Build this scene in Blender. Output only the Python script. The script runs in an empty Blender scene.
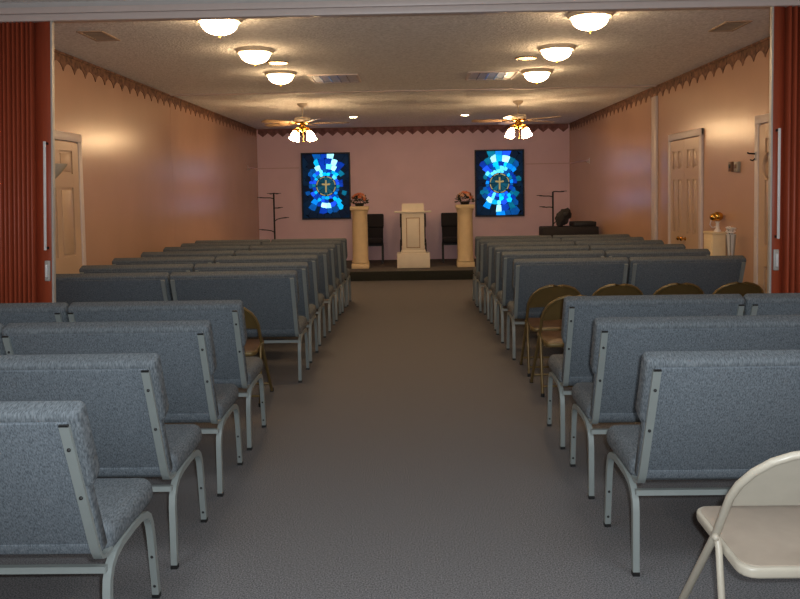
import bpy, bmesh, math, random
from mathutils import Vector, Matrix
C = bpy.context.scene.collection
rnd = random.Random(7)
PI = math.pi

# ------------------------------------------------------------------ materials
def s2l(c):
    return tuple(((v/255)/12.92 if v/255 <= .04045 else ((v/255+.055)/1.055)**2.4) for v in c)

def mat(name, rgb, rough=.6, metal=0., noise=0., nscale=(20, 20, 20), bump=0., bscale=60., spec=.5, rgb2=None, detail=3.):
    m = bpy.data.materials.new(name); m.use_nodes = True
    nt = m.node_tree; b = nt.nodes['Principled BSDF']
    col = s2l(rgb)
    b.inputs['Base Color'].default_value = (*col, 1)
    b.inputs['Roughness'].default_value = rough
    b.inputs['Metallic'].default_value = metal
    b.inputs['Specular IOR Level'].default_value = spec
    tc = nt.nodes.new('ShaderNodeTexCoord')
    # every surface gets a little procedural variation
    mp = nt.nodes.new('ShaderNodeMapping'); mp.inputs['Scale'].default_value = nscale
    nt.links.new(tc.outputs['Object'], mp.inputs['Vector'])
    n = nt.nodes.new('ShaderNodeTexNoise'); n.inputs['Scale'].default_value = 1.; n.inputs['Detail'].default_value = detail
    nt.links.new(mp.outputs['Vector'], n.inputs['Vector'])
    r = nt.nodes.new('ShaderNodeValToRGB')
    a = noise if noise else .04
    lo = tuple(max(0, v*(1-a)) for v in col); hi = tuple(min(1, v*(1+a)) for v in (s2l(rgb2) if rgb2 else col))
    r.color_ramp.elements[0].color = (*lo, 1); r.color_ramp.elements[1].color = (*hi, 1)
    r.color_ramp.elements[0].position = .3; r.color_ramp.elements[1].position = .7
    nt.links.new(n.outputs['Fac'], r.inputs['Fac']); nt.links.new(r.outputs['Color'], b.inputs['Base Color'])
    if bump:
        n2 = nt.nodes.new('ShaderNodeTexNoise'); n2.inputs['Scale'].default_value = bscale; n2.inputs['Detail'].default_value = 2
        nt.links.new(tc.outputs['Object'], n2.inputs['Vector'])
        bp = nt.nodes.new('ShaderNodeBump'); bp.inputs['Strength'].default_value = bump; bp.inputs['Distance'].default_value = .01
        nt.links.new(n2.outputs['Fac'], bp.inputs['Height']); nt.links.new(bp.outputs['Normal'], b.inputs['Normal'])
    return m

def emis(name, rgb, strength, base=(.9, .88, .82)):
    m = bpy.data.materials.new(name); m.use_nodes = True
    b = m.node_tree.nodes['Principled BSDF']
    b.inputs['Base Color'].default_value = (*base, 1); b.inputs['Roughness'].default_value = .3
    b.inputs['Emission Color'].default_value = (*rgb, 1); b.inputs['Emission Strength'].default_value = strength
    return m

WARM = (1., .66, .35)
M = dict(
    wall_side=mat('wall_side_paint', (190, 152, 127), .27, noise=.04, nscale=(1.5, 1.5, 1.5), bump=.05, bscale=25, spec=.6),
    wall_back=mat('wall_back_paint', (238, 206, 214), .5, noise=.04, nscale=(2, 2, 2)),
    ceiling=mat('ceiling_texture', (240, 240, 238), .9, noise=.16, nscale=(42, 42, 42), bump=1., bscale=48),
    header=mat('header_paint', (190, 186, 184), .6, noise=.02),
    white=mat('white_trim_paint', (208, 194, 188), .4, noise=.02),
    door=mat('door_paint', (196, 166, 136), .35, noise=.03, nscale=(3, 3, 3)),
    carpet=mat('carpet_pile', (80, 81, 84), .95, noise=.40, nscale=(170, 170, 170), bump=.06, bscale=260, spec=.1, rgb2=(116, 115, 116), detail=3),
    stage=mat('platform_carpet', (96, 92, 88), .95, noise=.2, nscale=(90, 90, 90), spec=.1),
    fabric=mat('blue_grey_tweed', (80, 88, 95), .9, noise=.27, nscale=(300, 300, 38), bump=.0, bscale=400, spec=.2, rgb2=(104, 111, 117)),
    fabric_top=mat('blue_grey_tweed_cushion', (82, 89, 95), .9, noise=.24, nscale=(300, 75, 75), bump=.0, bscale=400, spec=.2, rgb2=(106, 112, 116)),
    frame=mat('grey_green_enamel', (132, 139, 137), .4, noise=.02),
    faint=mat('faint_strip', (212, 174, 172), .6),
    riser=mat('riser_carpet_shaded', (46, 48, 44), .95, noise=.2, nscale=(90, 90, 90), spec=.1),  # platform carpet again, darkened to paint in the shade on its front
    black=mat('black_plastic', (22, 22, 22), .5),
    black_fabric=mat('black_fabric', (50, 48, 50), .9, noise=.2, nscale=(150, 150, 150), spec=.2),
    black_metal=mat('black_wrought_metal', (26, 24, 24), .5),
    brass=mat('polished_brass', (214, 164, 74), .22, 1.),
    chrome=mat('bright_metal', (232, 232, 232), .3, .1),
    alu=mat('aluminium_strip', (186, 182, 176), .5, .25),
    red=mat('brick_red_vinyl', (166, 74, 46), .5, noise=.10, nscale=(40, 40, 3)),
    border=mat('brown_border_paper', (96, 66, 48), .8, noise=.35, nscale=(22, 22, 22), rgb2=(128, 90, 68)),
    border_back=mat('mauve_border_paper', (122, 82, 82), .8, noise=.2, nscale=(14, 14, 14), rgb2=(140, 98, 96)),
    cream=mat('cream_plaster', (228, 204, 160), .6, noise=.05, nscale=(8, 8, 8)),
    lectern=mat('cream_lectern_paint', (240, 230, 208), .5, noise=.04, nscale=(6, 6, 6)),
    groove=mat('tan_groove', (176, 138, 92), .6),
    beige=mat('beige_enamel', (178, 170, 154), .38, noise=.03),
    beige_seat=mat('beige_seat_vinyl', (166, 152, 136), .5, noise=.04),
    bronze=mat('brown_bronze_enamel', (116, 96, 58), .35, .35, noise=.05),
    bronze_seat=mat('brown_seat_panel', (92, 70, 50), .4, .1, noise=.05),
    blade=mat('fan_blade_wood', (150, 124, 92), .35, noise=.1, nscale=(3, 30, 30)),
    fan_white=mat('fan_white_enamel', (214, 200, 178), .4),
    lamp_plate=mat('lamp_plate', (222, 206, 180), .4),
    reflector=mat('enamel_reflector', (238, 236, 232), .35),
    louver=mat('mirror_louver', (150, 150, 156), .15, .9),
    vent=mat('vent_enamel', (176, 150, 124), .5),
    vent_dark=mat('vent_opening', (104, 86, 74), .8),
    vase=mat('pale_vase_glaze', (214, 206, 196), .3),
    leaf=mat('dark_green_leaf', (38, 46, 26), .7, noise=.3),
    bloom_orange=mat('orange_petal', (190, 106, 70), .7, noise=.15),
    bloom_peach=mat('peach_petal', (206, 160, 130), .7, noise=.1),
    bloom_white=mat('white_petal', (232, 222, 210), .7, noise=.08),
    lead=mat('dark_lead', (8, 9, 14), .8, spec=.05),
    gold_glass=emis('amber_glass', (.80, .62, .24), .35, (.30, .22, .08)),
    glass_bowl=mat('frosted_glass_bowl', (196, 184, 162), .25, noise=.05),
    thermo_brown=mat('brown_plastic', (110, 76, 50), .5),
    thermo_grey=mat('grey_plastic', (150, 140, 124), .4),
    dome=emis('lit_frosted_glass', WARM, 42.),
    tulip=emis('lit_tulip_glass', WARM, 55.),
    spot=emis('lit_recessed_bulb', WARM, 120.),
    recess=emis('lit_recessed_lens', (1., .66, .26), 2.2),
)
def glass_mat():
    m = bpy.data.materials.new('stained_glass_lit'); m.use_nodes = True
    nt = m.node_tree; b = nt.nodes['Principled BSDF']
    b.inputs['Base Color'].default_value = (.01, .014, .03, 1); b.inputs['Roughness'].default_value = .5; b.inputs['Specular IOR Level'].default_value = .1
    a = nt.nodes.new('ShaderNodeAttribute'); a.attribute_name = 'glass'
    n = nt.nodes.new('ShaderNodeTexNoise'); n.inputs['Scale'].default_value = 14
    tc = nt.nodes.new('ShaderNodeTexCoord'); nt.links.new(tc.outputs['Object'], n.inputs['Vector'])
    mr = nt.nodes.new('ShaderNodeMapRange'); mr.inputs['To Min'].default_value = .8; mr.inputs['To Max'].default_value = 2.1
    nt.links.new(n.outputs['Fac'], mr.inputs['Value'])
    nt.links.new(a.outputs['Color'], b.inputs['Emission Color']); nt.links.new(mr.outputs['Result'], b.inputs['Emission Strength'])
    return m
M['glass'] = glass_mat()

# ------------------------------------------------------------------ mesh helpers
class MB:
    def __init__(s): s.v = []; s.f = []; s.smooth = []
    def add(s, vs, fs, smooth=True):
        o = len(s.v); s.v += [tuple(v) for v in vs]; s.f += [tuple(i+o for i in f) for f in fs]; s.smooth += [smooth]*len(fs)
        return s
    def bm(s, bm, smooth=True, mtx=None):
        bm.verts.index_update()
        vs = [(mtx @ v.co if mtx else v.co.copy()) for v in bm.verts]
        s.add(vs, [[v.index for v in f.verts] for f in bm.faces], smooth); bm.free(); return s
    def box(s, lo, hi, bev=0., seg=2, smooth=None):
        bm = bmesh.new(); bmesh.ops.create_cube(bm, size=1)
        for v in bm.verts:
            v.co = Vector([(lo[i]+hi[i])/2 + v.co[i]*(hi[i]-lo[i]) for i in range(3)])
        if bev: bmesh.ops.bevel(bm, geom=bm.edges[:], offset=bev, segments=seg, affect='EDGES', profile=.5)
        return s.bm(bm, bool(bev) if smooth is None else smooth)
    def tube(s, pts, r, n=8, square=False, cap=True, up=Vector((1, 0, 0)), r2=None):
        """sweep: round section of radius r, or a rectangle r x r2 (half sizes along up and the other side)"""
        pts = [Vector(p) for p in pts]; rings = []
        if square: sec = [(-1, -1), (1, -1), (1, 1), (-1, 1)]
        else: sec = [(math.cos(2*PI*k/n), math.sin(2*PI*k/n)) for k in range(n)]
        vs = []; m = len(sec); rr = r if isinstance(r, (list, tuple)) else [r]*len(pts)
        for i, p in enumerate(pts):
            d = (pts[min(i+1, len(pts)-1)] - pts[max(i-1, 0)]).normalized()
            u = up - d*up.dot(d)
            if u.length < 1e-3: u = Vector((0, 1, 0)) - d*d.y
            u.normalize(); w = d.cross(u)
            for a, b in sec: vs.append(p + u*a*rr[i] + w*b*(r2 if r2 else rr[i]))
        fs = [(i*m+k, i*m+(k+1) % m, (i+1)*m+(k+1) % m, (i+1)*m+k) for i in range(len(pts)-1) for k in range(m)]
        if cap: fs += [tuple(range(m))[::-1], tuple((len(pts)-1)*m+k for k in range(m))]
        return s.add(vs, fs, not square)
    def lathe(s, prof, n=24, at=(0, 0, 0), mtx=None):
        vs = []; fs = []; m = len(prof)
        for k in range(n):
            a = 2*PI*k/n
            for r, z in prof:
                v = Vector((r*math.cos(a), r*math.sin(a), z))
                vs.append((mtx @ v if mtx else v) + Vector(at))
        for k in range(n):
            for i in range(m-1):
                fs.append((k*m+i, ((k+1) % n)*m+i, ((k+1) % n)*m+i+1, k*m+i+1))
        return s.add(vs, fs)
    def prism(s, poly, fn, t0, t1, bev=0., seg=3, smooth=True):
        """poly in 2D, extruded from t0 to t1; fn(a,b,t) -> point"""
        bm = bmesh.new()
        A = [bm.verts.new(fn(a, b, t0)) for a, b in poly]; B = [bm.verts.new(fn(a, b, t1)) for a, b in poly]
        bm.faces.new(A[::-1]); bm.faces.new(B); k = len(poly)
        for i in range(k): bm.faces.new((A[i], A[(i+1) % k], B[(i+1) % k], B[i]))
        bmesh.ops.recalc_face_normals(bm, faces=bm.faces[:])
        if bev:
            bm.edges.ensure_lookup_table()
            sel = [e for e in bm.edges if len(e.link_faces) == 2 and any(len(f.verts) == k and k > 4 or k == 4 for f in e.link_faces)]
            bmesh.ops.bevel(bm, geom=sel, offset=bev, segments=seg, affect='EDGES', profile=.5)
        return s.bm(bm, smooth)
    def ball(s, c, r, u=12, v=8, sc=(1, 1, 1)):
        bm = bmesh.new(); bmesh.ops.create_uvsphere(bm, u_segments=u, v_segments=v, radius=r)
        for q in bm.verts: q.co = Vector((q.co.x*sc[0]+c[0], q.co.y*sc[1]+c[1], q.co.z*sc[2]+c[2]))
        return s.bm(bm)
    def build(s, name, m, parent=None, sharp=40):
        me = bpy.data.meshes.new(name); me.from_pydata([tuple(v) for v in s.v], [], s.f)
        bm = bmesh.new(); bm.from_mesh(me); bmesh.ops.recalc_face_normals(bm, faces=bm.faces[:]); bm.to_mesh(me); bm.free()
        me.polygons.foreach_set('use_smooth', s.smooth)
        me.set_sharp_from_angle(angle=math.radians(sharp))
        me.materials.append(m)
        o = bpy.data.objects.new(name, me); C.objects.link(o)
        if parent: o.parent = parent
        return o

def tag(o, label=None, cat=None, group=None, kind=None):
    if label: o['label'] = label
    if cat: o['category'] = cat
    if group: o['group'] = group
    if kind: o['kind'] = kind
    return o
def empty(name, loc, label, cat, group=None, rz=0.):
    o = bpy.data.objects.new(name, None); C.objects.link(o); o.empty_display_size = .1
    o.location = loc; o.rotation_euler = (0, 0, rz)
    return tag(o, label, cat, group)
def struct(mb, name, m, label=None, parent=None):
    o = mb.build(name, m, parent)
    if not parent: o['kind'] = 'structure'; o['label'] = label; o['category'] = name.split('_')[0]
    return o
def copy_tree(o, parent=None):
    c = o.copy(); C.objects.link(c)
    if parent: c.parent = parent
    for ch in KIDS(o): copy_tree(ch, c)
    return c
def KIDS(o): return [x for x in list(C.objects) if x.parent == o]
def copy_thing(o, loc, label, group=None, rz=None):
    c = copy_tree(o); c.location = loc; c['label'] = label
    if group: c['group'] = group
    if rz is not None: c.rotation_euler = (0, 0, rz)
    return c

# ------------------------------------------------------------------ setting
XL, XR, YB, YN, H = -3.03, 3.03, 15.6, -2.6, 2.75
SY, SZ = 13.40, .165           # platform front, platform height
YP = 5.2                      # folding door line
struct(MB().box((XL-.2, YN-.2, -.1), (XR+.2, YB+.2, 0)), 'floor', M['carpet'], 'speckled grey-brown carpet floor of the hall')
struct(MB().box((XL-.2, YN-.2, H), (XR+.2, YB+.2, H+.1)), 'ceiling', M['ceiling'], 'textured off-white ceiling of the hall')
struct(MB().box((XL-.15, YN, 0), (XL, YB, H)), 'wall_left', M['wall_side'], 'peach-tan painted side wall with one panelled door')
struct(MB().box((XR, YN, 0), (XR+.15, YB, H)), 'wall_right', M['wall_side'], 'peach-tan painted side wall with the closet doors')
struct(MB().box((XL-.15, YB, 0), (XR+.15, YB+.15, H)), 'wall_back', M['wall_back'], 'pink end wall behind the platform')
struct(MB().box((XL-.15, YN-.15, 0), (XR+.15, YN, H)), 'wall_front', M['wall_side'], 'plain end wall opposite the platform')
struct(MB().box((XL+.002, SY, 0), (XR-.002, YB-.002, SZ), .006), 'floor_platform', M['stage'], 'low platform covered in dark carpet')
struct(MB().box((XL+.002, SY-.008, 0), (XR-.002, SY-.0005, SZ-.008), .002), 'trim_8', M['riser'], 'platform front in the same carpet, shade painted in as darker colour')
# header over the folding doors: drywall beam with a two-step white track casing
struct(MB().box((XL, YP-.02, 2.714), (XR, YP+.12, H)), 'wall_header', M['header'], 'grey beam crossing the ceiling above the red folding doors')
struct(MB().box((XL, YP-.04, 2.676), (XR, YP+.05, 2.716), .003).box((XL, YP-.015, 2.664), (XR, YP+.03, 2.680)).box((XL, YP-.032, 2.630), (XR, YP+.045, 2.669), .003), 'trim_1', M['white'], 'white stepped track casing above the red folding doors')
# marriage line: ceiling batten and wall battens
struct(MB().box((XL, 10.0, H-.014), (XR, 10.06, H), .003), 'trim_2', M['white'], 'thin white batten crossing the ceiling')
struct(MB().box((XR-.03, 9.99, 0), (XR, 10.17, H-.13), .004), 'trim_3', M['white'], 'pale vertical batten on the wall beside the closet doors')
struct(MB().box((XL, 10.05, 0), (XL+.002, 10.25, H-.16)), 'trim_4', M['wall_side'], 'tan vertical batten on the left side wall')
# pointed paper border around the top of the walls
def border(n, length, fn, m, label, pitch=.235, plain=False):
    k = max(1, round(length/pitch)); p = length/k; poly = [(0, H-.002), (length, H-.002)]
    for i in range(k-1, -1, -1):
        x = i*p
        if plain: poly += [(x+p, 2.668), (x+.5*p, 2.592)]; continue
        poly += [(x+p, 2.668), (x+.76*p, 2.655), (x+.60*p, 2.625), (x+.5*p, 2.592), (x+.40*p, 2.625), (x+.24*p, 2.655)]
    poly += [(0, 2.665)]
    mb = MB().prism(poly, fn, 0., .006, smooth=False)
    mb.prism([(0, H-.002), (length, H-.002), (length, H-.022), (0, H-.022)], fn, .006, .018, smooth=False)
    struct(mb, n, m, label)
border('trim_5', YB-YP-.3, lambda a, b, t: Vector((XL+t, YP+.25+a, b)), M['border'], 'brown pointed border along the top of the left wall')
border('trim_6', YB-YP-.3, lambda a, b, t: Vector((XR-t, YP+.25+a, b)), M['border'], 'brown pointed border along the top of the right wall')
border('trim_7', XR-XL-.04, lambda a, b, t: Vector((XL+.02+a, YB-t, b)), M['border_back'], 'mauve pointed border along the top of the end wall', .195, True)

struct(MB().box((XL+.002, YB-.003, 1.978), (-2.22, YB, 1.994)).box((2.18, YB-.003, 1.978), (XR-.002, YB, 1.994)).box((XL, 14.65, 1.978), (XL+.003, YB-.003, 1.994)).box((XR-.003, 13.85, 1.978), (XR, YB-.003, 1.994)), 'trim_9', M['faint'], 'faint brownish strip at head height around the corners behind the platform')

def panel_door(name, wallx, s, y0, y1, top, leaves, label, knob=None):
    """door on a side wall; s=+1 faces +X. y0..y1 = clear opening"""
    fx = lambda t: wallx + s*t
    def bx(mb, t0, t1, a, b, z0, z1, bev=0.): 
        return mb.box((min(fx(t0), fx(t1)), a, z0), (max(fx(t0), fx(t1)), b, z1), bev)
    root = tag(bpy.data.objects.new(name, None), label, 'door', None, 'structure'); C.objects.link(root); root.location = (0, 0, 0)
    w = .075; fr = MB()
    bx(fr, 0, .028, y0-w, y0, 0, top+w, .006); bx(fr, 0, .028, y1, y1+w, 0, top+w, .006); bx(fr, 0, .030, y0-w, y1+w, top, top+w, .006)
    fr.build('door_frame', M['white'], root)
    lw = (y1-y0)/leaves
    for k in range(leaves):
        a, b = y0+k*lw+.003, y0+(k+1)*lw-.003; lf = MB()
        bx(lf, 0, .006, a, b, .02, top-.012)
        # stiles, rails and raised panels (two columns, three rows)
        W = b-a; st = .11*W/.6 if leaves == 2 else .12
        ms = st*.75; pw = (W-2*st-ms)/2
        zs = [(.20, .80), (.98, 1.58), (1.70, 1.90)]
        bx(lf, .006, .020, a, a+st, .02, top-.012); bx(lf, .006, .020, b-st, b, .02, top-.012); bx(lf, .006, .0190, a+st+pw, a+st+pw+ms, .021, top-.013)
        edges = [.02] + [v for z in zs for v in z] + [top-.012]
        for i in range(0, len(edges), 2): bx(lf, .0055, .0196, a+st-.001, b-st+.001, edges[i]+(.0007 if i == 0 else 0), edges[i+1]-(.0007 if i+2 == len(edges) else 0))
        for z0, z1 in zs:
            for q in (a+st, a+st+pw+ms): bx(lf, .004, .017, q+.022, q+pw-.022, z0+.022, z1-.022, .004)
        lo = lf.build('door_leaf', M['door'], root)
        if knob and k in knob:
            yk = b-.05 if knob[k] > 0 else a+.05
            mt = Matrix.Rotation(s*PI/2, 4, 'Y')
            MB().lathe([(0, 0), (.022, 0), (.022, .006), (.009, .010), (.009, .03), (.022, .04), (.024, .052), (.014, .062), (0, .064)], 14, (fx(.020), yk, .92), mt).build('door_knob', M['brass'], lo)
    return root
panel_door('door_1', XL, 1, 6.335, 7.175, 1.985, 1, 'cream panelled door in the left wall behind the torchiere lamp', {0: -1})
panel_door('door_2', XR, -1, 8.50, 9.44, 2.03, 2, 'pair of cream panelled closet doors in the right wall', {0: 1, 1: -1})
panel_door('door_3', XR, -1, 6.21, 7.045, 2.03, 1, 'cream panelled door in the right wall next to the red folding door', {0: -1})

# ------------------------------------------------------------------ pews
LEAN = (-.205, .505)
def make_pew(name, label, cat, hl, ext, fab, fabtop, frm, bolts=True, group=None):
    """hl = half distance between leg centres; ext = how far the upper back overhangs the legs"""
    root = empty(name, (0, 0, 0), label, cat, group)
    L = math.hypot(*LEAN); uy, uz = LEAN[0]/L, LEAN[1]/L        # up the back
    ny, nz = uz, -uy                                            # towards the sitter
    base = Vector((0, -.03, .385))
    fn = lambda a, b, t: base + Vector((a, uy*b+ny*t, uz*b+nz*t))
    W, w = hl+ext, hl+.004
    top = .535
    def arc(cx, cy, r, a0, a1, n=4): return [(cx+r*math.cos(a0+(a1-a0)*i/n), cy+r*math.sin(a0+(a1-a0)*i/n)) for i in range(n+1)]
    right = [(W-.008, .262), (W, .285)] + arc(W-.022, top-.022, .022, 0, PI/2)
    bk = MB().prism(right + [(-p, q) for p, q in right[::-1]], fn, .006, .088, .020, 4)
    low = [(w-.01, .0), (w, .012), (w, .275), (-w, .275), (-w, .012), (-w+.01, .0)]
    bk.prism(low, fn, .006, .050, .012, 3).build('backrest', fabtop, root)
    # flat upholstered outer back between the bars
    pnl = MB().prism([(-w+.012, .016), (w-.012, .016), (w-.012, .512), (-w+.012, .512)], fn, -.004, .012, .004, 2)
    bp = pnl.build('back_panel', fab, root)
    MB().prism([(-w+.03, .014), (w-.03, .014), (w-.03, .052), (-w+.03, .052)], fn, -.007, 0., .002, 2).build('hem', fab, bp)
    # seat cushion: thick, with a crowned top and a rolled front
    bm = bmesh.new(); sw = hl+.009
    bmesh.ops.create_cube(bm, size=1)
    for v in bm.verts: v.co = Vector((v.co.x*2*sw, .245+v.co.y*.44, .408+v.co.z*.108+.006*v.co.y))
    bmesh.ops.bevel(bm, geom=bm.edges[:], offset=.046, segments=6, affect='EDGES', profile=.5)
    MB().bm(bm).build('seat', fabtop, root, 80)
    for s in (-1, 1):
        x = s*hl
        # upright bar
        x = s*(hl-.012)
        p = [(x, .05, .372), (x, .0, .370), (x, -.030, .380), (x, -.046, .405)]
        p += [tuple(fn(x, b, -.010)) for b in (.06, .2, .35, .510)]
        bar = MB().tube(p, .0145, square=True, r2=.006).build('upright_bar', frm, root)
        if bolts:
            MB().prism([(x-.014, .510), (x+.014, .510), (x+.014, .515), (x-.014, .515)], fn, -.017, -.009, 0).build('bar_cap', M['black'], bar)
            for b in (.25, .43):
                c = fn(x, b, -.0175)
                MB().ball(c, .0062, 8, 6).build('bolt', M['black'], bar)
        x = s*hl
        # rear leg and front leg meet under the seat
        rl = [(x, 0, .012), (x, .0, .25), (x, .006, .29), (x, .026, .325), (x, .06, .348), (x, .12, .362), (x, .23, .368)]
        lg = MB().tube(rl, .0125, square=True).build('leg', frm, root)
        MB().box((x-.0135, -.0135, 0), (x+.0135, .0135, .016)).build('foot_cap', M['black'], lg)
        fl = [(x, .455, .012), (x, .418, .25), (x, .405, .30), (x, .385, .335), (x, .35, .357), (x, .30, .366), (x, .23, .368)]
        lg = MB().tube(fl, .0125, square=True).build('leg', frm, root)
        MB().box((x-.0135, .442, 0), (x+.0135, .469, .016)).build('foot_cap', M['black'], lg)
        if bolts:
            for z, y in ((.05, .449), (.17, .430)): MB().ball((x, y-.0125, z), .006, 8, 6, (1, .5, 1)).build('bolt', M['black'], lg)
    MB().tube([(-hl, 0, .328), (hl, 0, .328)], .0105, square=True, up=Vector((0, 0, 1))).build('stretcher', frm, root)
    MB().tube([(-hl, .40, .335), (hl, .40, .335)], .0095, square=True, up=Vector((0, 0, 1))).build('stretcher', frm, root)
    return root

GP = 'blue-grey two-seat pews in rows'
pew_full = make_pew('pew', 'x', 'pew', .468, .020, M['fabric'], M['fabric_top'], M['frame'], True, GP)
pew_far = None
used = [False, False]
def strip(root):                       # far rows: drop bolts too small to see
    for o in KIDS(root):
        for q in KIDS(o):
            if q.name.split('.')[0] in ('bolt', 'bar_cap'): bpy.data.objects.remove(q)
pew_far = copy_tree(pew_full); strip(pew_far)
def pew(x, y, label, far):
    src = pew_far if far else pew_full
    if not used[far]:
        used[far] = True; o = src
    else: o = copy_tree(src)
    o.location = (x, y, 0); o['label'] = label
ORD = ['first', 'second', 'third', 'fourth', 'fifth', 'sixth', 'seventh']
DXL = [.06, .045, .03, .03, .01, .02, .03]; DXR = [-.06, -.06, -.02, -.005, -.01, .005]
LA, LW, RA, RW = -1.453, -2.439, 1.305, 2.291
LAF, LWF, RAF, RWF = -1.420, -2.406, 1.325, 2.311
todo = []
nl = [4.60, 3.89, 3.125, 2.44]; nr = [4.555, 3.81, 3.034]
fl_ = [10.45, 9.88, 9.25, 8.50, 7.75, 6.98, 6.26]; fr_ = [10.38, 9.76, 9.14, 8.47, 7.77, 6.99]
for k, y in enumerate(nl):
    todo.append((LA, y, f'blue-grey pew on the aisle\'s left, {ORD[k]} row this side of the red doors', 0))
    if k < 2: todo.append((LW, y, f'blue-grey pew far left, {ORD[k]} row this side of the red doors', 0))
for k, y in enumerate(nr):
    todo.append((RA, y, f'blue-grey pew on the aisle\'s right, {ORD[k]} row this side of the red doors', 0))
    if k < 1: todo.append((RW, y, 'blue-grey pew in front of the right red folding door, joined to an aisle pew', 0))
for k, y in enumerate(fl_):
    todo.append((LAF+DXL[k], y, f'blue-grey pew at the left side of the aisle, {ORD[k]} row from the platform', 1))
    todo.append((LWF+DXL[k], y, f'blue-grey pew against the left wall, {ORD[k]} row from the platform', 1))
for k, y in enumerate(fr_):
    todo.append((RAF+DXR[k], y, f'blue-grey pew at the right side of the aisle, {ORD[k]} row from the platform', 1))
    todo.append((RWF+DXR[k], y, f'blue-grey pew against the right wall, {ORD[k]} row from the platform', 1))
for t in todo: pew(*t)

# ------------------------------------------------------------------ chairs on the platform (face the hall)
GC = 'black chairs on the platform'
pc = make_pew('platform_chair', 'black upholstered chair on the platform behind the lectern', 'chair', .235, .014, M['black_fabric'], M['black_fabric'], M['black_metal'], False, GC)
pc.location = (-.02, 15.2, SZ); pc.rotation_euler = (0, 0, PI)
copy_thing(pc, (-.83, 15.2, SZ), 'black upholstered chair on the platform beside the left cream pedestal')
copy_thing(pc, (.77, 15.2, SZ), 'black upholstered chair on the platform beside the right cream pedestal')

# ------------------------------------------------------------------ steel folding chairs
def make_folding(name, label, frm, seatm, sc=1., group=None):
    root = empty(name, (0, 0, 0), label, 'chair', group)
    S = lambda p: tuple(v*sc for v in p)
    hw = .228
    def bk(x, z): # point of the main frame: leaning line
        t = (z-.486)/.486
        return (x, (.02-.40*t if z < .486 else .02-(z-.486)*.68), z)
    path = [bk(-hw, z) for z in (.012, .12, .25, .38, .486, .58, .63)]
    path += [bk(-hw+.012, .68), bk(-hw+.040, .728), bk(-hw+.082, .766), bk(-hw+.130, .788), bk(-.04, .800)]
    path += [(-x, y, z) for x, y, z in path[::-1]]
    fr = MB().tube([S(p) for p in path], .0125*sc, 10).build('frame', frm, root)
    for s in (-1, 1):
        p = bk(s*hw, .02); MB().lathe([(0, 0), (.0155*sc, 0), (.0155*sc, .03*sc), (0, .032*sc)], 10, S((p[0], p[1]+.012, 0))).build('foot_cap', M['black'], fr)
    # backrest panel: curved sheet
    mb = MB(); n = 14; rows = 6
    def top_z(x):
        a = abs(x)
        for (x0, z0), (x1, z1) in zip([(0, .800), (.04, .800), (.098, .788), (.146, .766), (.188, .728), (.216, .68)], [(.04, .800), (.098, .788), (.146, .766), (.188, .728), (.216, .68), (.228, .63)]):
            if x0 <= a <= x1: return z0+(z1-z0)*(a-x0)/(x1-x0) if x1 > x0 else z0
        return .63
    for off in (.006, -.006):
        vs = []
        for j in range(rows+1):
            for i in range(n+1):
                x = -.218+.436*i/n; zt = top_z(x)-.004; zb = .618+.012*math.cos(x/.218*PI/2)-.02
                z = zb+(zt-zb)*j/rows; q = bk(x, z)
                vs.append(S((x, q[1]+off-.022*math.cos(x/.218*PI/2)*(1-j/rows), z)))
        mb.add(vs, [(j*(n+1)+i, j*(n+1)+i+1, (j+1)*(n+1)+i+1, (j+1)*(n+1)+i) for j in range(rows) for i in range(n)])
    mb.build('backrest', frm, root)
    # seat: pressed pan with rounded corners, sloping to the back
    def rr(x0, x1, y0, y1, r, n=4):
        out = []
        for cx, cy, a in ((x1-r, y0+r, -PI/2), (x1-r, y1-r, 0), (x0+r, y1-r, PI/2), (x0+r, y0+r, PI)):
            out += [(cx+r*math.cos(a+PI/2*i/n), cy+r*math.sin(a+PI/2*i/n)) for i in range(n+1)]
        return out
    fnp = lambda a, b, t: Vector(S((a, b, .418+(b+.11)*.055+t)))
    st = MB().prism(rr(-.208, .208, -.115, .30, .05), fnp, -.020, .014, .009, 3).build('seat', frm, root)
    MB().prism(rr(-.196, .196, -.103, .288, .045), fnp, .011, .0165, .002, 2).build('seat_pad', seatm, st)
    for s in (-1, 1):
        x = s*.226
        pts = [(x*.985, .045, .475), (x*.985, .02, .43), (x*.985, -.02, .20), (x*.985, -.05, .012)]
        lg = MB().tube([S(p) for p in pts], .0110*sc, 10).build('leg', frm, root)
        MB().lathe([(0, 0), (.0145*sc, 0), (.0145*sc, .028*sc), (0, .03*sc)], 10, S((x*.985, -.05, 0))).build('foot_cap', M['black'], lg)
        MB().ball(S((s*.236, .012, .47)), .012*sc, 8, 6).build('pivot', frm, root)
    MB().tube([S((-.222, -.04, .08)), S((.222, -.04, .08))], .009*sc, 8, up=Vector((0, 0, 1))).build('crossbar', frm, root)
    q = bk(0, .08); MB().tube([S((-hw, q[1], .08)), S((hw, q[1], .08))], .009*sc, 8, up=Vector((0, 0, 1))).build('crossbar', frm, root)
    return root
fc = make_folding('folding_chair', 'beige steel folding chair with a tan seat, standing alone behind the pews', M['beige'], M['beige_seat'], .97)
fc.location = (1.112, 2.33, 0)
GF = 'brown steel folding chairs'
bc = make_folding('folding_chair', 'brown steel folding chair behind a pew, to the left of the aisle', M['bronze'], M['bronze_seat'], .93, GF)
bc.location = (-1.31, 5.59, 0)
copy_thing(bc, (1.115, 5.77, 0), 'brown folding chair right of the aisle, half hidden by a pew, nearest the viewer', rz=.03)
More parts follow.
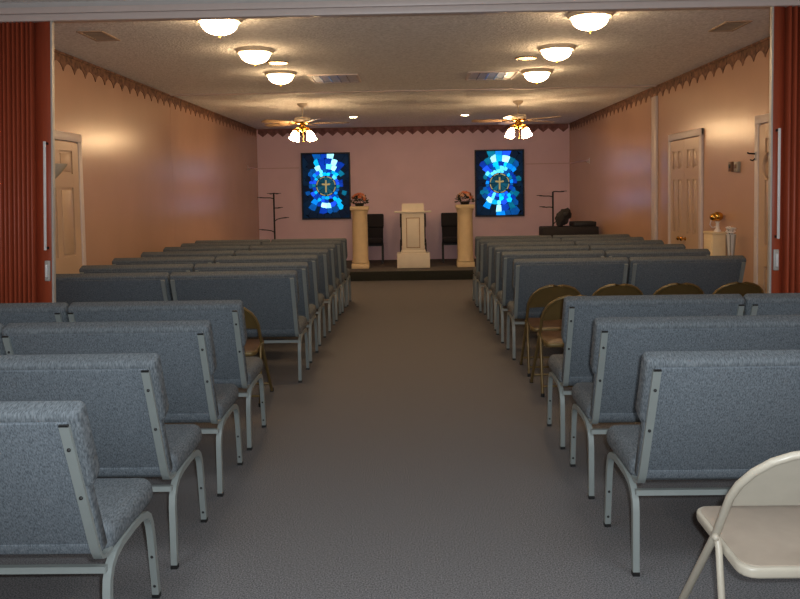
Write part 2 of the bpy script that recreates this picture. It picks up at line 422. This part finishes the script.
for k, (x, nm) in enumerate(((1.110, 'aisle end of the row of four right of the aisle'), (1.595, 'second from the aisle in the row of four'), (2.065, 'third from the aisle in the row of four'), (2.535, 'last in the row of four, by the red folding door'))):
    copy_thing(bc, (x, 6.40, 0), 'brown folding chair, ' + nm, rz=(0, -.02, .02, 0)[k])

# ------------------------------------------------------------------ red accordion doors
def accordion(s, x_wall, x_edge, lead, label):
    """s=+1: stacked at the left wall, edge towards +X"""
    root = empty('accordion_door', ((x_wall+x_edge)/2, YP+.045, 0), label, 'folding door', 'red accordion doors')
    ox, oy = root.location.x, root.location.y
    top, bot = 2.634, .012
    x0 = x_wall+s*(.115 if s > 0 else .004); x1 = x_edge-s*(lead+.012)
    n = 16; pts = []; pw = (x1-x0)/n          # pleats: rounded ridges with deep narrow folds between them
    for i in range(n):
        for q, a in ((0, -.040), (.14, -.056), (.34, -.062), (.54, -.054), (.66, -.030), (.72, .070), (.90, .072), (.96, -.02)):
            pts.append((x0+pw*(i+q)-ox, a+.004*math.sin(i*2.4), 0))
    pts.append((x1-ox, -.035, 0)); pts.append((x_edge-s*.06-ox, -.050, 0)); pts.append((x_edge-s*.012-ox, -.055, 0))
    vs = []; fs = []
    for k, z in enumerate((bot, top)):
        vs += [(p[0], p[1], z) for p in pts]
    m = len(pts)
    for i in range(m-1): fs.append((i, i+1, m+i+1, m+i))
    ob = MB().add(vs, fs, False).build('pleated_panel', M['red'], root)
    md = ob.modifiers.new('thick', 'SOLIDIFY'); md.thickness = .003
    e0, e1 = sorted((x_edge-s*.012-ox, x_edge-ox))
    MB().box((e0, -.075, bot), (e1, -.040, top), .002).build('edge_post', M['alu'], root)
    # long pull bar with its end brackets, on the near face of the lead panel
    xb = x_edge-s*.045-ox
    pb = MB().box((xb-.008, -.098, 1.155), (xb+.008, -.086, 1.86), .003).build('pull_bar', M['chrome'], root)
    for z in (1.16, 1.84): MB().box((xb-.007, -.090, z), (xb+.007, -.048, z+.016), .002).build('bracket', M['black_metal'], pb)
    lt = MB().box((xb-.017, -.070, .95), (xb+.017, -.050, 1.085), .004).build('latch_plate', M['alu'], root)
    MB().box((xb-.007, -.086, .975), (xb+.007, -.068, 1.06), .004).build('latch_grip', M['chrome'], lt)
    return root
al = accordion(1, XL, -2.308, .115, 'brick red pleated folding door stacked at the left wall')
al.rotation_euler = (0, math.radians(2.0), 0); al.location.x -= .088; al.location.z = .012     # hangs a little out of plumb
accordion(-1, XR, 2.285, .085, 'brick red pleated folding door stacked at the right wall')

# ------------------------------------------------------------------ ceiling fittings
GD = 'lit dome ceiling lamps'
def make_dome(loc, label):
    r = empty('dome_lamp', loc, label, 'ceiling lamp', GD)
    MB().lathe([(0, 0), (.165, 0), (.170, -.008), (.162, -.022), (.148, -.032), (.132, -.030), (0, -.028)], 36).build('ceiling_plate', M['lamp_plate'], r)
    g = [(.128, -.034), (.130, -.040)] + [(.128*math.cos(a), -.042-.078*math.sin(a)) for a in [i*PI/2/9 for i in range(10)]]
    MB().lathe(g, 36).build('glass_shade', M['dome'], r)
    MB().lathe([(0, -.119), (.008, -.121), (.010, -.128), (.005, -.134), (.006, -.140), (0, -.147)], 12).build('finial', M['brass'], r)
    return r
d0 = make_dome((-1.36, 5.74, H), 'lit dome ceiling lamp in the left line of three, next to the white track casing')
for (x, y), t in zip(((-1.36, 7.02), (-1.36, 8.36), (1.285, 5.84), (1.285, 7.18), (1.325, 8.58)),
                     ('middle lit dome lamp of the left line of three', 'lit dome lamp of the left line nearest the ceiling batten and fan',
                      'lit dome ceiling lamp in the right line of three, next to the white track casing', 'middle lit dome lamp of the right line of three',
                      'lit dome lamp of the right line nearest the ceiling batten and fan')):
    copy_thing(d0, (x, y, H), t)
def recessed(loc, r, label, m, group):
    o = empty('recessed_light', loc, label, 'recessed light', group)
    MB().lathe([(r*.82, 0), (r*.82, -.006), (r, -.008), (r*1.08, -.004), (r*1.10, 0)], 28).build('trim_ring', M['brass'] if m == 'recess' else M['white'], o)
    MB().lathe([(0, -.005), (r*.5, -.006), (r*.83, -.004)], 28).build('lens', M[m], o)
recessed((-1.282, 7.72, H), .095, 'round yellow recessed light between two dome lamps on the left', 'recess', 'recessed ceiling lights')
recessed((1.09, 7.74, H), .095, 'round yellow recessed light between two dome lamps on the right', 'recess', 'recessed ceiling lights')
recessed((-.985, 13.42, H), .075, 'small white recessed spotlight above the platform, left one', 'spot', 'platform spotlights')
recessed((.875, 13.43, H), .075, 'small white recessed spotlight above the platform, right one', 'spot', 'platform spotlights')
def troffer(x, y, label):
    o = empty('louver_light', (x, y, H), label, 'ceiling light', 'square louvered ceiling lights')
    a, b = .27, .30
    f = MB()
    f.box((-a, -b, -.012), (a, -b+.03, 0), .003).box((-a, b-.03, -.012), (a, b, 0), .003).box((-a, -b+.03, -.012), (-a+.03, b-.03, 0), .003).box((a-.03, -b+.03, -.012), (a, b-.03, 0), .003)
    f.build('light_frame', M['white'], o)
    MB().box((-a+.03, -b+.03, -.004), (a-.03, b-.03, 0)).build('reflector', M['reflector'], o)
    for k in range(4):
        xx = -a+.03+(2*a-.06)*(k+1)/5
        MB().prism([(xx-.003, -.016), (xx+.003, -.016), (xx+.003, -.002), (xx-.003, -.002)], lambda p, q, t: Vector((p, t, q)), -b+.03, b-.03, smooth=False).build('louver', M['louver'], o)
troffer(-.84, 8.85, 'unlit square louvered ceiling light beside the left dome lamps')
troffer(.87, 8.85, 'unlit square louvered ceiling light beside the right dome lamps')
def vent(x, y, label):
    o = empty('ceiling_vent', (x, y, H), label, 'vent', 'ceiling air vents')
    a, b = .10, .19; f = MB()
    f.box((-a, -b, -.010), (a, -b+.022, 0), .003).box((-a, b-.022, -.010), (a, b, 0), .003).box((-a, -b+.022, -.010), (-a+.022, b-.022, 0), .003).box((a-.022, -b+.022, -.010), (a, b-.022, 0), .003)
    f.build('vent_frame', M['vent'], o)
    MB().box((-a+.022, -b+.022, -.002), (a-.022, b-.022, 0)).build('vent_opening', M['vent_dark'], o)
    s = MB()
    for k in range(7):
        yy = -b+.04+k*(2*b-.08)/6; s.box((-a+.022, yy-.010, -.008), (a-.022, yy+.002, -.003))
    s.build('vent_grille', M['vent'], o)
vent(-2.43, 6.27, 'small ceiling air vent close to the left wall')
vent(2.495, 6.39, 'small ceiling air vent close to the right wall')

def make_fan(loc, label, rot):
    r = empty('ceiling_fan', loc, label, 'ceiling fan', 'brass ceiling fans')
    MB().lathe([(0, .055), (.075, .055), (.07, .035), (.035, .005), (.014, 0), (0, 0)], 20).build('canopy', M['fan_white'], r)
    MB().tube([(0, 0, .01), (0, 0, -.14)], .011, 10).build('rod', M['fan_white'], r)
    MB().lathe([(0, -.128), (.05, -.13), (.105, -.142), (.115, -.16), (.115, -.19), (.108, -.20), (0, -.20)], 24).build('motor_housing', M['fan_white'], r)
    MB().lathe([(0, -.20), (.108, -.20), (.10, -.225), (.075, -.238), (.05, -.245), (.05, -.275), (.062, -.29), (.055, -.32), (.025, -.335), (.012, -.35), (0, -.352)], 24).build('light_kit', M['brass'], r)
    for k in range(5):
        a = rot+k*2*PI/5; R = Matrix.Rotation(a, 4, 'Z') @ Matrix.Rotation(math.radians(11), 4, 'X')
        R = Matrix.Translation((0, 0, -.215)) @ R
        pl = [(.17, -.045), (.24, -.058), (.60, -.068), (.645, -.055), (.66, -.02), (.66, .02), (.645, .055), (.60, .068), (.24, .058), (.17, .045)]
        b = MB().prism(pl, lambda p, q, t: R @ Vector((p, q, t)), -.003, .003, smooth=False).build('blade', M['blade'], r)
        MB().prism([(.085, -.014), (.16, -.016), (.22, -.035), (.235, 0), (.22, .035), (.16, .016), (.085, .014)], lambda p, q, t: R @ Vector((p, q, t)), -.008, -.003, smooth=False).build('blade_bracket', M['brass'], b)
    for k in range(4):
        a = PI/4+k*PI/2; d = Vector((math.cos(a), math.sin(a), 0))
        arm = MB().tube([d*.05+Vector((0, 0, -.30)), d*.09+Vector((0, 0, -.285)), d*.125+Vector((0, 0, -.29)), d*.14+Vector((0, 0, -.315))], .008, 8, up=Vector((0, 0, 1))).build('lamp_arm', M['brass'], r)
        ax = (Vector((0, 0, -1))+d*.38).normalized(); q = Vector((0, 0, 1)).rotation_difference(ax).to_matrix().to_4x4()
        at = d*.125+Vector((0, 0, -.31))
        MB().lathe([(0, 0), (.022, 0), (.03, .02), (.024, .03)], 14, at, q).build('lamp_socket', M['brass'], arm)
        MB().lathe([(.020, .022), (.036, .048), (.043, .085), (.046, .115), (.058, .150), (.054, .150), (.041, .115), (.018, .06), (0, .055)], 18, at, q).build('tulip_shade', M['tulip'], arm)
    MB().tube([(.01, -.02, -.345), (.01, -.02, -.47)], .003, 6).ball((.01, -.02, -.475), .010, 8, 6).build('pull_chain', M['brass'], r)
    return r
make_fan((-1.543, 11.30, H-.055), 'ceiling fan with brass fittings and lit tulip shades on the left', .12)
make_fan((1.503, 11.47, H-.055), 'ceiling fan with brass fittings and lit tulip shades on the right', -.05+PI/5)

# ------------------------------------------------------------------ lit stained glass panels
def stained(cx, label, seed, low, lw):
    R = random.Random(seed); w, h = .455, .625; z0 = 1.625
    root = empty('stained_glass_panel', (cx, YB, z0), label, 'stained glass', 'lit stained glass panels')
    fr = MB(); t = .022
    fr.box((-w-t, -.05, -h-t), (w+t, -.002, -h)).box((-w-t, -.05, h), (w+t, -.002, h+t)).box((-w-t, -.05, -h), (-w, -.002, h)).box((w, -.05, -h), (w+t, -.002, h))
    fr.build('panel_frame', M['black_metal'], root)
    MB().box((-w, -.030, -h), (w, -.002, h)).build('backing', M['lead'], root)
    bm = bmesh.new(); cols = bm.loops.layers.float_color.new('glass')
    rings = [.20, .262, .33, .42, .54, .70, 1.0]
    nsec = [22, 24, 24, 26, 26, 28]
    SB = [R.uniform(.25, .6) if q % 2 else R.uniform(1., 1.5) for q in range(22)]
    def shade(x, z):
        g = lambda q: math.exp(-q*q); rr = math.hypot(x, z)
        sec = int((math.atan2(z, x)+2*PI)/(2*PI)*22) % 22; ray = SB[sec] if rr > .30 else 1.
        hot = 1.2*g(x/.21)*g((z-.34)/.20)+low*g(x/.23)*g((z+.38)/lw)+.55*g(x/.24)*g((z-.58)/.18)
        k = (hot+.46*g((rr-.25)/.18))*R.uniform(.6, 1.35)*ray
        k *= min(1, max(.02, 1-max(0, abs(x)-.25)/.17))
        if R.random() < .14: k *= .25
        hue = R.random()
        if k < .10: c = (.001, .002+.006*hue, .006+.014*hue); g = 1
        elif k < .4: c = ((.0, .08, .34), (.0, .17, .30), (.0, .04, .42))[R.randrange(3)]; g = .5+k
        elif k < .8: c = ((.0, .25, .95), (.0, .42, .85), (.01, .08, .85))[R.randrange(3)]; g = .55+.7*k
        else: c = ((.08, .55, 1.), (.0, .38, 1.), (.30, .8, 1.))[R.randrange(3)]; g = .6+.65*k
        return (c[0]*g, c[1]*g, c[2]*g, 1)
    def cell(r0, r1, a0, a1):
        r1a = r1*R.uniform(.94, 1.07); r1b = r1*R.uniform(.94, 1.07); am = (a0+a1)/2
        pts = [(r0*math.cos(a0), r0*math.sin(a0)), (r1a*math.cos(a0), r1a*math.sin(a0)), (r1*1.03*math.cos(am), r1*1.03*math.sin(am)), (r1b*math.cos(a1), r1b*math.sin(a1)), (r0*math.cos(a1), r0*math.sin(a1))]
        # clip to the rectangle
        def clip(P, f):
            out = []
            for i in range(len(P)):
                p, q = P[i], P[(i+1) % len(P)]; fp, fq = f(p), f(q)
                if fp >= 0: out.append(p)
                if fp*fq < 0:
                    s = fp/(fp-fq); out.append((p[0]+(q[0]-p[0])*s, p[1]+(q[1]-p[1])*s))
            return out
        for f in (lambda p: w-.004-p[0], lambda p: p[0]+w-.004, lambda p: h-.004-p[1], lambda p: p[1]+h-.004):
            pts = clip(pts, f)
            if len(pts) < 3: return
        mx = sum(p[0] for p in pts)/len(pts); mz = sum(p[1] for p in pts)/len(pts)
        k = .955 if r1 > .3 else .93
        vs = [bm.verts.new((mx+(p[0]-mx)*k, -.034, mz+(p[1]-mz)*k)) for p in pts]
        try: f = bm.faces.new(vs)
        except ValueError: return
        c = shade(mx, mz)
        for l in f.loops: l[cols] = c
    for i in range(6):
        n = nsec[i]; a = R.uniform(0, 1)*.1 + i*PI/n; cuts = [a+2*PI*(k+R.uniform(-.22, .22))/n for k in range(n)]
        cuts.append(cuts[0]+2*PI)
        for k in range(n): cell(rings[i], rings[i+1], cuts[k], cuts[k+1])
    for k in range(10):                      # teal centre field behind the cross
        a0, a1 = 2*PI*k/10, 2*PI*(k+1)/10
        vs = [bm.verts.new((r*math.cos(q), -.034, r*math.sin(q))) for r, q in ((.02, a0), (.185, a0+.03), (.185, a1-.03), (.02, a1))]
        f = bm.faces.new(vs); g = R.uniform(.3, 1.0)
        for l in f.loops: l[cols] = (.004*g, .08*g, .13*g, 1)
    bmesh.ops.recalc_face_normals(bm, faces=bm.faces[:])
    bm.normal_update()
    for f in bm.faces:
        if f.normal.y > 0: f.normal_flip()
    me = bpy.data.meshes.new('glass'); bm.to_mesh(me); bm.free(); me.materials.append(M['glass'])
    g = bpy.data.objects.new('glass_pieces', me); C.objects.link(g); g.parent = root
    ring = MB()
    for k in range(8):
        a = [2*PI*k/8+.10+i*(2*PI/8-.2)/4 for i in range(5)]
        poly = [(.190*math.cos(q), .190*math.sin(q)) for q in a]+[(.172*math.cos(q), .172*math.sin(q)) for q in a[::-1]]
        ring.prism(poly, lambda p, q, t: Vector((p, t, q)), -.042, -.033, smooth=False)
    ring.build('ring', M['gold_glass'], root)
    cr = [(-.014, -.125), (.014, -.125), (.016, .012), (.075, .020), (.085, .045), (.062, .052), (.016, .044), (.013, .115), (-.013, .115), (-.016, .044), (-.062, .052), (-.085, .045), (-.075, .020), (-.016, .012)]
    MB().prism(cr, lambda p, q, t: Vector((p, t, q)), -.044, -.033, smooth=False).build('cross', M['gold_glass'], root)
stained(-1.700, 'lit blue stained glass panel with a gold cross, left of the lectern', 3, 1.0, .085)
stained(1.670, 'lit blue stained glass panel with a gold cross, right of the lectern', 11, 1.2, .18)

# ------------------------------------------------------------------ platform furniture
def make_pedestal(loc, label):
    r = empty('pedestal', loc, label, 'pedestal', 'cream column pedestals')
    MB().box((-.15, -.15, 0), (.15, .15, .09), .008).build('plinth', M['cream'], r)
    MB().lathe([(0, .10), (.15, .10), (.152, .115), (.14, .135), (.142, .15), (.138, .165), (.136, .60), (.132, .93), (0, .93)], 32).build('shaft', M['cream'], r)
    MB().lathe([(.132, .925), (.135, .94), (.135, .955), (.150, .985), (.152, 1.01), (.142, 1.02), (0, 1.02)], 32).box((-.158, -.158, 1.018), (.158, .158, 1.085), .008).build('capital', M['cream'], r)
    return r
p1 = make_pedestal((-.948, 14.0, SZ), 'cream column pedestal left of the lectern, under flowers')
copy_thing(p1, (.892, 14.0, SZ), 'cream column pedestal right of the lectern, under flowers')

def flowers(loc, label, seed):
    R = random.Random(seed); r = empty('flower_arrangement', loc, label, 'flowers', 'orange flower arrangements')
    MB().lathe([(0, 0), (.07, 0), (.085, .05), (.08, .055), (0, .05)], 16).build('bowl', M['black'], r)
    lf = MB()
    for k in range(150):
        a = R.uniform(0, 2*PI); el = R.uniform(-.15, 1.3); d = Vector((math.cos(a)*math.cos(el), math.sin(a)*math.cos(el), math.sin(el)*.85))
        c = Vector((0, 0, .06))+d*R.uniform(.07, .15); u = d.cross(Vector((R.uniform(-1, 1), R.uniform(-1, 1), R.uniform(-1, 1)))).normalized(); l = R.uniform(.03, .06)
        p = [c, c+d*l*.5+u*l*.28, c+d*l, c+d*l*.5-u*l*.28]; nn = d.cross(u)*.003
        lf.add([q for q in p]+[q+nn for q in p], [(0, 1, 2, 3), (7, 6, 5, 4), (0, 4, 5, 1), (1, 5, 6, 2), (2, 6, 7, 3), (3, 7, 4, 0)], False)
    lf.build('foliage', M['leaf'], r)
    protos = []
    for mm in ('bloom_orange', 'bloom_peach'):
        b = MB(); b.ball((0, 0, 0), .016, 8, 6)
        for k in range(7):
            q = 2*PI*k/7; b.ball((.022*math.cos(q), .022*math.sin(q), -.004), .016, 7, 5, (1, 1, .6))
        protos.append((b, mm))
    me = {}
    for k in range(17):
        a = R.uniform(0, 2*PI); el = R.uniform(.25, 1.45); d = Vector((math.cos(a)*math.cos(el), math.sin(a)*math.cos(el), math.sin(el)*.95))
        i = 0 if R.random() < .6 else 1
        if i not in me: o = protos[i][0].build('blossom', M[protos[i][1]], r); me[i] = o.data
        else: o = bpy.data.objects.new('blossom', me[i]); C.objects.link(o); o.parent = r
        o.location = Vector((0, 0, .085))+d*.145; o.rotation_euler = Vector((0, 0, 1)).rotation_difference(d).to_euler()
flowers((-.948, 13.98, SZ+1.086), 'orange and peach flowers with dark leaves on the left cream pedestal', 5)
flowers((.892, 13.98, SZ+1.086), 'orange and peach flowers with dark leaves on the right cream pedestal', 9)

r = empty('lectern', (-.018, 14.0, SZ), 'cream wooden lectern with a raised front panel in the centre of the platform', 'lectern')
MB().box((-.285, -.16, 0), (.285, .22, .255), .008).build('plinth', M['lectern'], r)
MB().box((-.195, -.12, .255), (.195, .18, .945), .006).box((-.215, -.135, .255), (.215, .19, .30), .01).build('body', M['lectern'], r)
fp = MB().box((-.105, -.132, .36), (.105, -.118, .86), .006).build('front_panel', M['lectern'], r)
g = MB(); 
for lo, hi in (((-.118, -.125, .347), (.118, -.119, .358)), ((-.118, -.125, .862), (.118, -.119, .873)), ((-.118, -.125, .358), (-.107, -.119, .862)), ((.107, -.125, .358), (.118, -.119, .862))): g.box(lo, hi)
g.build('panel_molding', M['groove'], fp)
MB().box((-.32, -.16, .963), (.32, .20, .985), .004).box((-.21, -.135, .945), (.21, .19, .963), .004).build('shelf', M['lectern'], r)
MB().prism([(-.10, .985), (.16, .985), (.16, 1.03), (-.10, 1.12)], lambda a, b, t: Vector((t, a, b)), -.19, .19, smooth=False).build('reading_top', M['lectern'], r)

def display_stand(loc, arms, h, label):
    r = empty('display_stand', loc, label, 'stand', 'black metal display stands')
    MB().tube([(0, 0, .02), (0, 0, h)], .016, 10).build('pole', M['black_metal'], r)
    MB().lathe([(0, 0), (.16, 0), (.16, .015), (.03, .03), (0, .03)], 20).build('base', M['black_metal'], r)
    for z, d, rise in arms:
        s = 1 if d > 0 else -1
        a = MB().tube([(0, 0, z-rise), (d*.25, 0, z-rise*.45), (d*.6, 0, z-.012), (d, 0, z-.006)], .009, 8, up=Vector((0, 1, 0))).build('arm', M['black_metal'], r)
        MB().lathe([(0, -.006), (.045, -.006), (.05, .004), (0, .002)], 16, (d, 0, z)).build('arm_dish', M['black_metal'], a)
display_stand((-2.625, 15.0, SZ), [(1.335, .09, 0), (1.335, -.08, 0), (1.265, -.27, .03), (1.07, .12, .02), (.88, .23, .07), (.66, -.25, .06)], 1.335, 'black metal display stand with side arms, in the left corner of the platform')
display_stand((2.47, 14.25, SZ), [(1.29, .20, .01), (1.22, -.24, .03), (1.02, -.19, .02), (.78, .17, .08)], 1.28, 'black metal display stand with side arms, behind the black trunk at the right')

# black gear by the platform's right end
r = empty('equipment_trunk', (2.51, 13.05, 0), 'long black equipment trunk on the floor in the right corner by the platform', 'trunk')
MB().box((-.44, -.22, .03), (.44, .22, .72), .015).build('body', M['black_fabric'], r)
MB().box((-.445, -.225, .725), (.445, .225, .885), .02).build('lid', M['black_fabric'], r)
for x in (-.25, .25): MB().box((x-.025, -.236, .66), (x+.025, -.215, .75), .004).build('latch', M['black_metal'], r)
for x in (-.38, .38): MB().box((x-.03, -.18, 0), (x+.03, .18, .032), .004).build('foot', M['black'], r)
r = empty('speaker_box', (2.745, 13.07, .886), 'low black speaker box lying on the right end of the black trunk', 'speaker')
MB().box((-.185, -.18, 0), (.185, .18, .075), .012).build('cabinet', M['black_fabric'], r)
MB().box((-.16, -.186, .012), (.16, -.178, .062), .003).build('grille', M['black_metal'], r)
r = empty('black_bag', (2.40, 12.98, .886), 'lumpy black bag with a strap slumped on the black trunk', 'bag')
bm = bmesh.new(); bmesh.ops.create_icosphere(bm, subdivisions=4, radius=1)
from mathutils import noise as mn
for v in bm.verts:
    d = v.co.normalized(); k = 1+.28*mn.noise(d*1.7+Vector((3, 1, 7)))+.10*mn.noise(d*5)
    z = d.z*.15*k+.14; v.co = Vector((d.x*(.105+.02*(d.z > 0))*k+.04*(z-.1)/.13, d.y*.09*k, max(0, z)))
MB().bm(bm).build('bag_body', M['black_fabric'], r)
MB().tube([(-.09, -.02, .03), (-.10, -.03, .12), (-.06, -.04, .20), (.0, -.05, .245), (.06, -.04, .255), (.11, -.02, .235), (.12, 0, .16)], .011, 8, up=Vector((0, 1, 0))).build('strap', M['black_metal'], r)
MB().box((.01, -.10, .17), (.09, -.06, .235), .012).build('pocket', M['black_metal'], r)

# ------------------------------------------------------------------ right wall things
r = empty('slim_stand', (2.957, 7.92, 0), 'slim cream stand against the right wall, under a gold ornament', 'stand')
MB().box((-.062, -.12, .03), (.066, .12, 1.03), .006).build('body', M['cream'], r)
MB().box((-.068, -.126, 1.03), (.070, .126, 1.052), .004).build('top', M['cream'], r)
dr = MB().box((-.068, -.10, .10), (-.061, .10, .98), .004).build('door', M['cream'], r)
MB().ball((-.072, -.07, .60), .009, 10, 8).build('knob', M['brass'], dr)
for y in (-.10, .10): MB().box((-.055, y-.015, 0), (.06, y+.015, .03)).build('foot', M['cream'], r)
r = empty('gold_ornament', (2.968, 7.87, 1.053), 'shiny gold globe ornament on a white stem, on the slim cream stand', 'ornament')
MB().lathe([(0, 0), (.035, 0), (.035, .01), (.018, .03), (.016, .08), (.024, .10), (0, .10)], 18).build('stem', M['bloom_white'], r)
MB().ball((0, 0, .150), .054, 20, 14, (1, 1, .85)).ball((-.042, -.01, .143), .038, 16, 10).build('globe', M['brass'], r)
MB().tube([(-.06, 0, .12), (-.075, 0, .07), (-.05, 0, .04), (-.02, 0, .05)], .006, 8, up=Vector((0, 1, 0))).build('curl', M['white'], r)
r = empty('tall_vase', (2.922, 7.42, 0), 'tall tapered silver-grey vase by the right wall, holding white flowers', 'vase')
MB().lathe([(0, 0), (.04, 0), (.04, .02), (.015, .06), (.012, .45), (.014, .70), (.024, .84), (.038, 1.0), (.044, 1.055), (.040, 1.05), (.022, .86), (0, .80)], 24).build('body', M['vase'], r)
vs = MB()
for k in range(6):
    a = k*PI/3; vs.tube([((q+.001)*math.cos(a), (q+.001)*math.sin(a), z) for q, z in ((.014, .70), (.024, .84), (.038, 1.0), (.0435, 1.05))], .0055, 6)
vs.build('flute', M['thermo_grey'], r)
r = empty('white_flowers', (2.922, 7.42, .99), 'white silk flowers standing in the tall tapered vase', 'flowers')
R = random.Random(4); st = MB(); me = None
spots = []
for k in range(9):
    a = 2*PI*k/9+R.uniform(-.2, .2); q = R.uniform(.010, .045); p = Vector((q*math.cos(a), q*math.sin(a), R.uniform(.07, .125))); spots.append(p)
    st.tube([(0, 0, -.05), p*.5, p], .003, 6)
st.build('stems', M['leaf'], r)
for p in spots:
    if me is None:
        b = MB().ball((0, 0, 0), .012, 8, 6)
        for k in range(6): b.ball((.017*math.cos(k*PI/3), .017*math.sin(k*PI/3), 0), .013, 7, 5, (1, 1, .6))
        o = b.build('blossom', M['bloom_white'], r); me = o.data
    else: o = bpy.data.objects.new('blossom', me); C.objects.link(o); o.parent = r
    o.location = p; o.rotation_euler = (R.uniform(-.8, .8), R.uniform(-.8, .8), 0)
def wall_box(y, z, hy, hz, m, label, m2):
    r = empty('wall_control', (XR, y, z), label, 'wall control', 'wall controls')  # unidentified wall controls, taken for thermostats
    MB().box((-.032, -hy, -hz), (0, hy, hz), .005).build('cover', M[m], r)
    MB().box((-.037, -hy*.5, -hz*.3), (-.031, hy*.5, hz*.5), .002).build('dial', M[m2], r)
wall_box(7.66, 1.680, .036, .046, 'thermo_brown', 'brown wall control right of the closet doors', 'black')
wall_box(7.52, 1.674, .045, .048, 'thermo_grey', 'grey wall control nearer the single door', 'thermo_brown')
r = empty('coat_hook', (XR-.028, 7.085, 1.765), 'metal coat hook on the frame of the right wall door', 'hook')
MB().box((-.01, -.012, -.05), (0, .012, .03), .003).build('hook_plate', M['alu'], r)
MB().tube([(-.008, 0, .01), (-.04, 0, .012), (-.065, 0, .014), (-.075, 0, .024)], .007, 8, up=Vector((0, 1, 0))).tube([(-.006, 0, -.03), (-.03, 0, -.05), (-.05, 0, -.04)], .006, 8, up=Vector((0, 1, 0))).build('hook_arm', M['black_metal'], r)
r = empty('door_wreath', (XR-.024, 6.80, 1.66), 'thin straw ring hanging on the right wall door', 'wreath')
MB().tube([(-.012, .12*math.cos(a), .12*math.sin(a)) for a in [2*PI*i/28 for i in range(29)]], .010, 8, up=Vector((1, 0, 0)), cap=False).build('ring', M['door'], r)
for x, s, y in ((XL, 1, 14.65), (XR, -1, 13.85)):
    r = empty('wall_hook', (x, y, 1.97), 'small white hook on the ' + ('left' if s > 0 else 'right') + ' wall near the platform', 'hook', 'small wall hooks')
    MB().box((min(0, s*.008), -.012, -.05), (max(0, s*.008), .012, .05), .002).build('hook_plate', M['white'], r)
    MB().tube([(s*.006, 0, -.02), (s*.035, 0, -.03), (s*.045, 0, .0)], .006, 8, up=Vector((0, 1, 0))).build('hook_arm', M['white'], r)

# torchiere behind the left folding door
r = empty('torchiere_lamp', (-2.655, 5.79, 0), 'unlit torchiere floor lamp with a frosted bowl behind the left red door', 'floor lamp')
MB().lathe([(0, 0), (.13, 0), (.13, .02), (.03, .035), (0, .035)], 24).build('base', M['black_metal'], r)
MB().tube([(0, 0, .03), (0, 0, 1.62)], .012, 12).build('pole', M['alu'], r)
MB().lathe([(0, 1.60), (.025, 1.605), (.045, 1.63), (.085, 1.67), (.128, 1.725), (.135, 1.74), (.128, 1.738), (.08, 1.68), (0, 1.64)], 32).build('lamp_shade', M['glass_bowl'], r)

# ------------------------------------------------------------------ camera (level line and vanishing point measured on the photograph)
f = 800.; vx, vy, cy, roll = 413.5, 191.0, 238.0, math.radians(.9)
Yc = Vector(((vx-400)/f, (cy-vy)/f, -1)).normalized()
Xc = Vector((math.cos(roll), math.sin(roll), 0)); Xc.z = -(Xc.dot(Yc))/Yc.z; Xc.normalize()
Zc = Xc.cross(Yc)
cam = bpy.data.cameras.new('camera'); co = bpy.data.objects.new('camera', cam); C.objects.link(co)
cam.sensor_width = 36; cam.lens = 36*f/800; cam.clip_start = .02; cam.shift_y = -(299.5-cy)/800
mt = Matrix((Xc, Yc, Zc)).to_4x4(); mt.translation = (0, 0, 1.5); co.matrix_world = mt
bpy.context.scene.camera = co

# the camera's flash: a small lamp just right of and above the lens
fl = bpy.data.lights.new('camera_flash', 'AREA'); fl.shape = 'RECTANGLE'; fl.size = .04; fl.size_y = .025; fl.energy = 84; fl.color = (.88, .95, 1.0)
fo = bpy.data.objects.new('camera_flash', fl); C.objects.link(fo)
m2 = mt.copy(); m2.translation = mt @ Vector((.055, .045, 0)); fo.matrix_world = m2

# assumed cool ceiling lights, unseen, added overhead to brighten the near pews
for k, (x, y) in enumerate(((-1.5, 1.6), (1.5, 1.6))):
    cl = bpy.data.lights.new('assumed_ceiling_light', 'AREA'); cl.shape = 'RECTANGLE'; cl.size = .56; cl.size_y = 1.1; cl.energy = 18; cl.color = (.86, .94, 1.0)
    ob = bpy.data.objects.new('assumed_ceiling_light', cl); C.objects.link(ob); ob.location = (x, y, H-.03)

w = bpy.data.worlds.new('world'); bpy.context.scene.world = w; w.use_nodes = True
w.node_tree.nodes['Background'].inputs['Color'].default_value = (.02, .02, .02, 1)
sc = bpy.context.scene
sc.view_settings.view_transform = 'Standard'; sc.view_settings.look = 'None'; sc.view_settings.gamma = 1; sc.view_settings.use_curve_mapping = False
sc.view_settings.exposure = 0.
sc.cycles.use_denoising = True
sc.cycles.max_bounces = 8; sc.cycles.diffuse_bounces = 5; sc.cycles.sample_clamp_indirect = 4
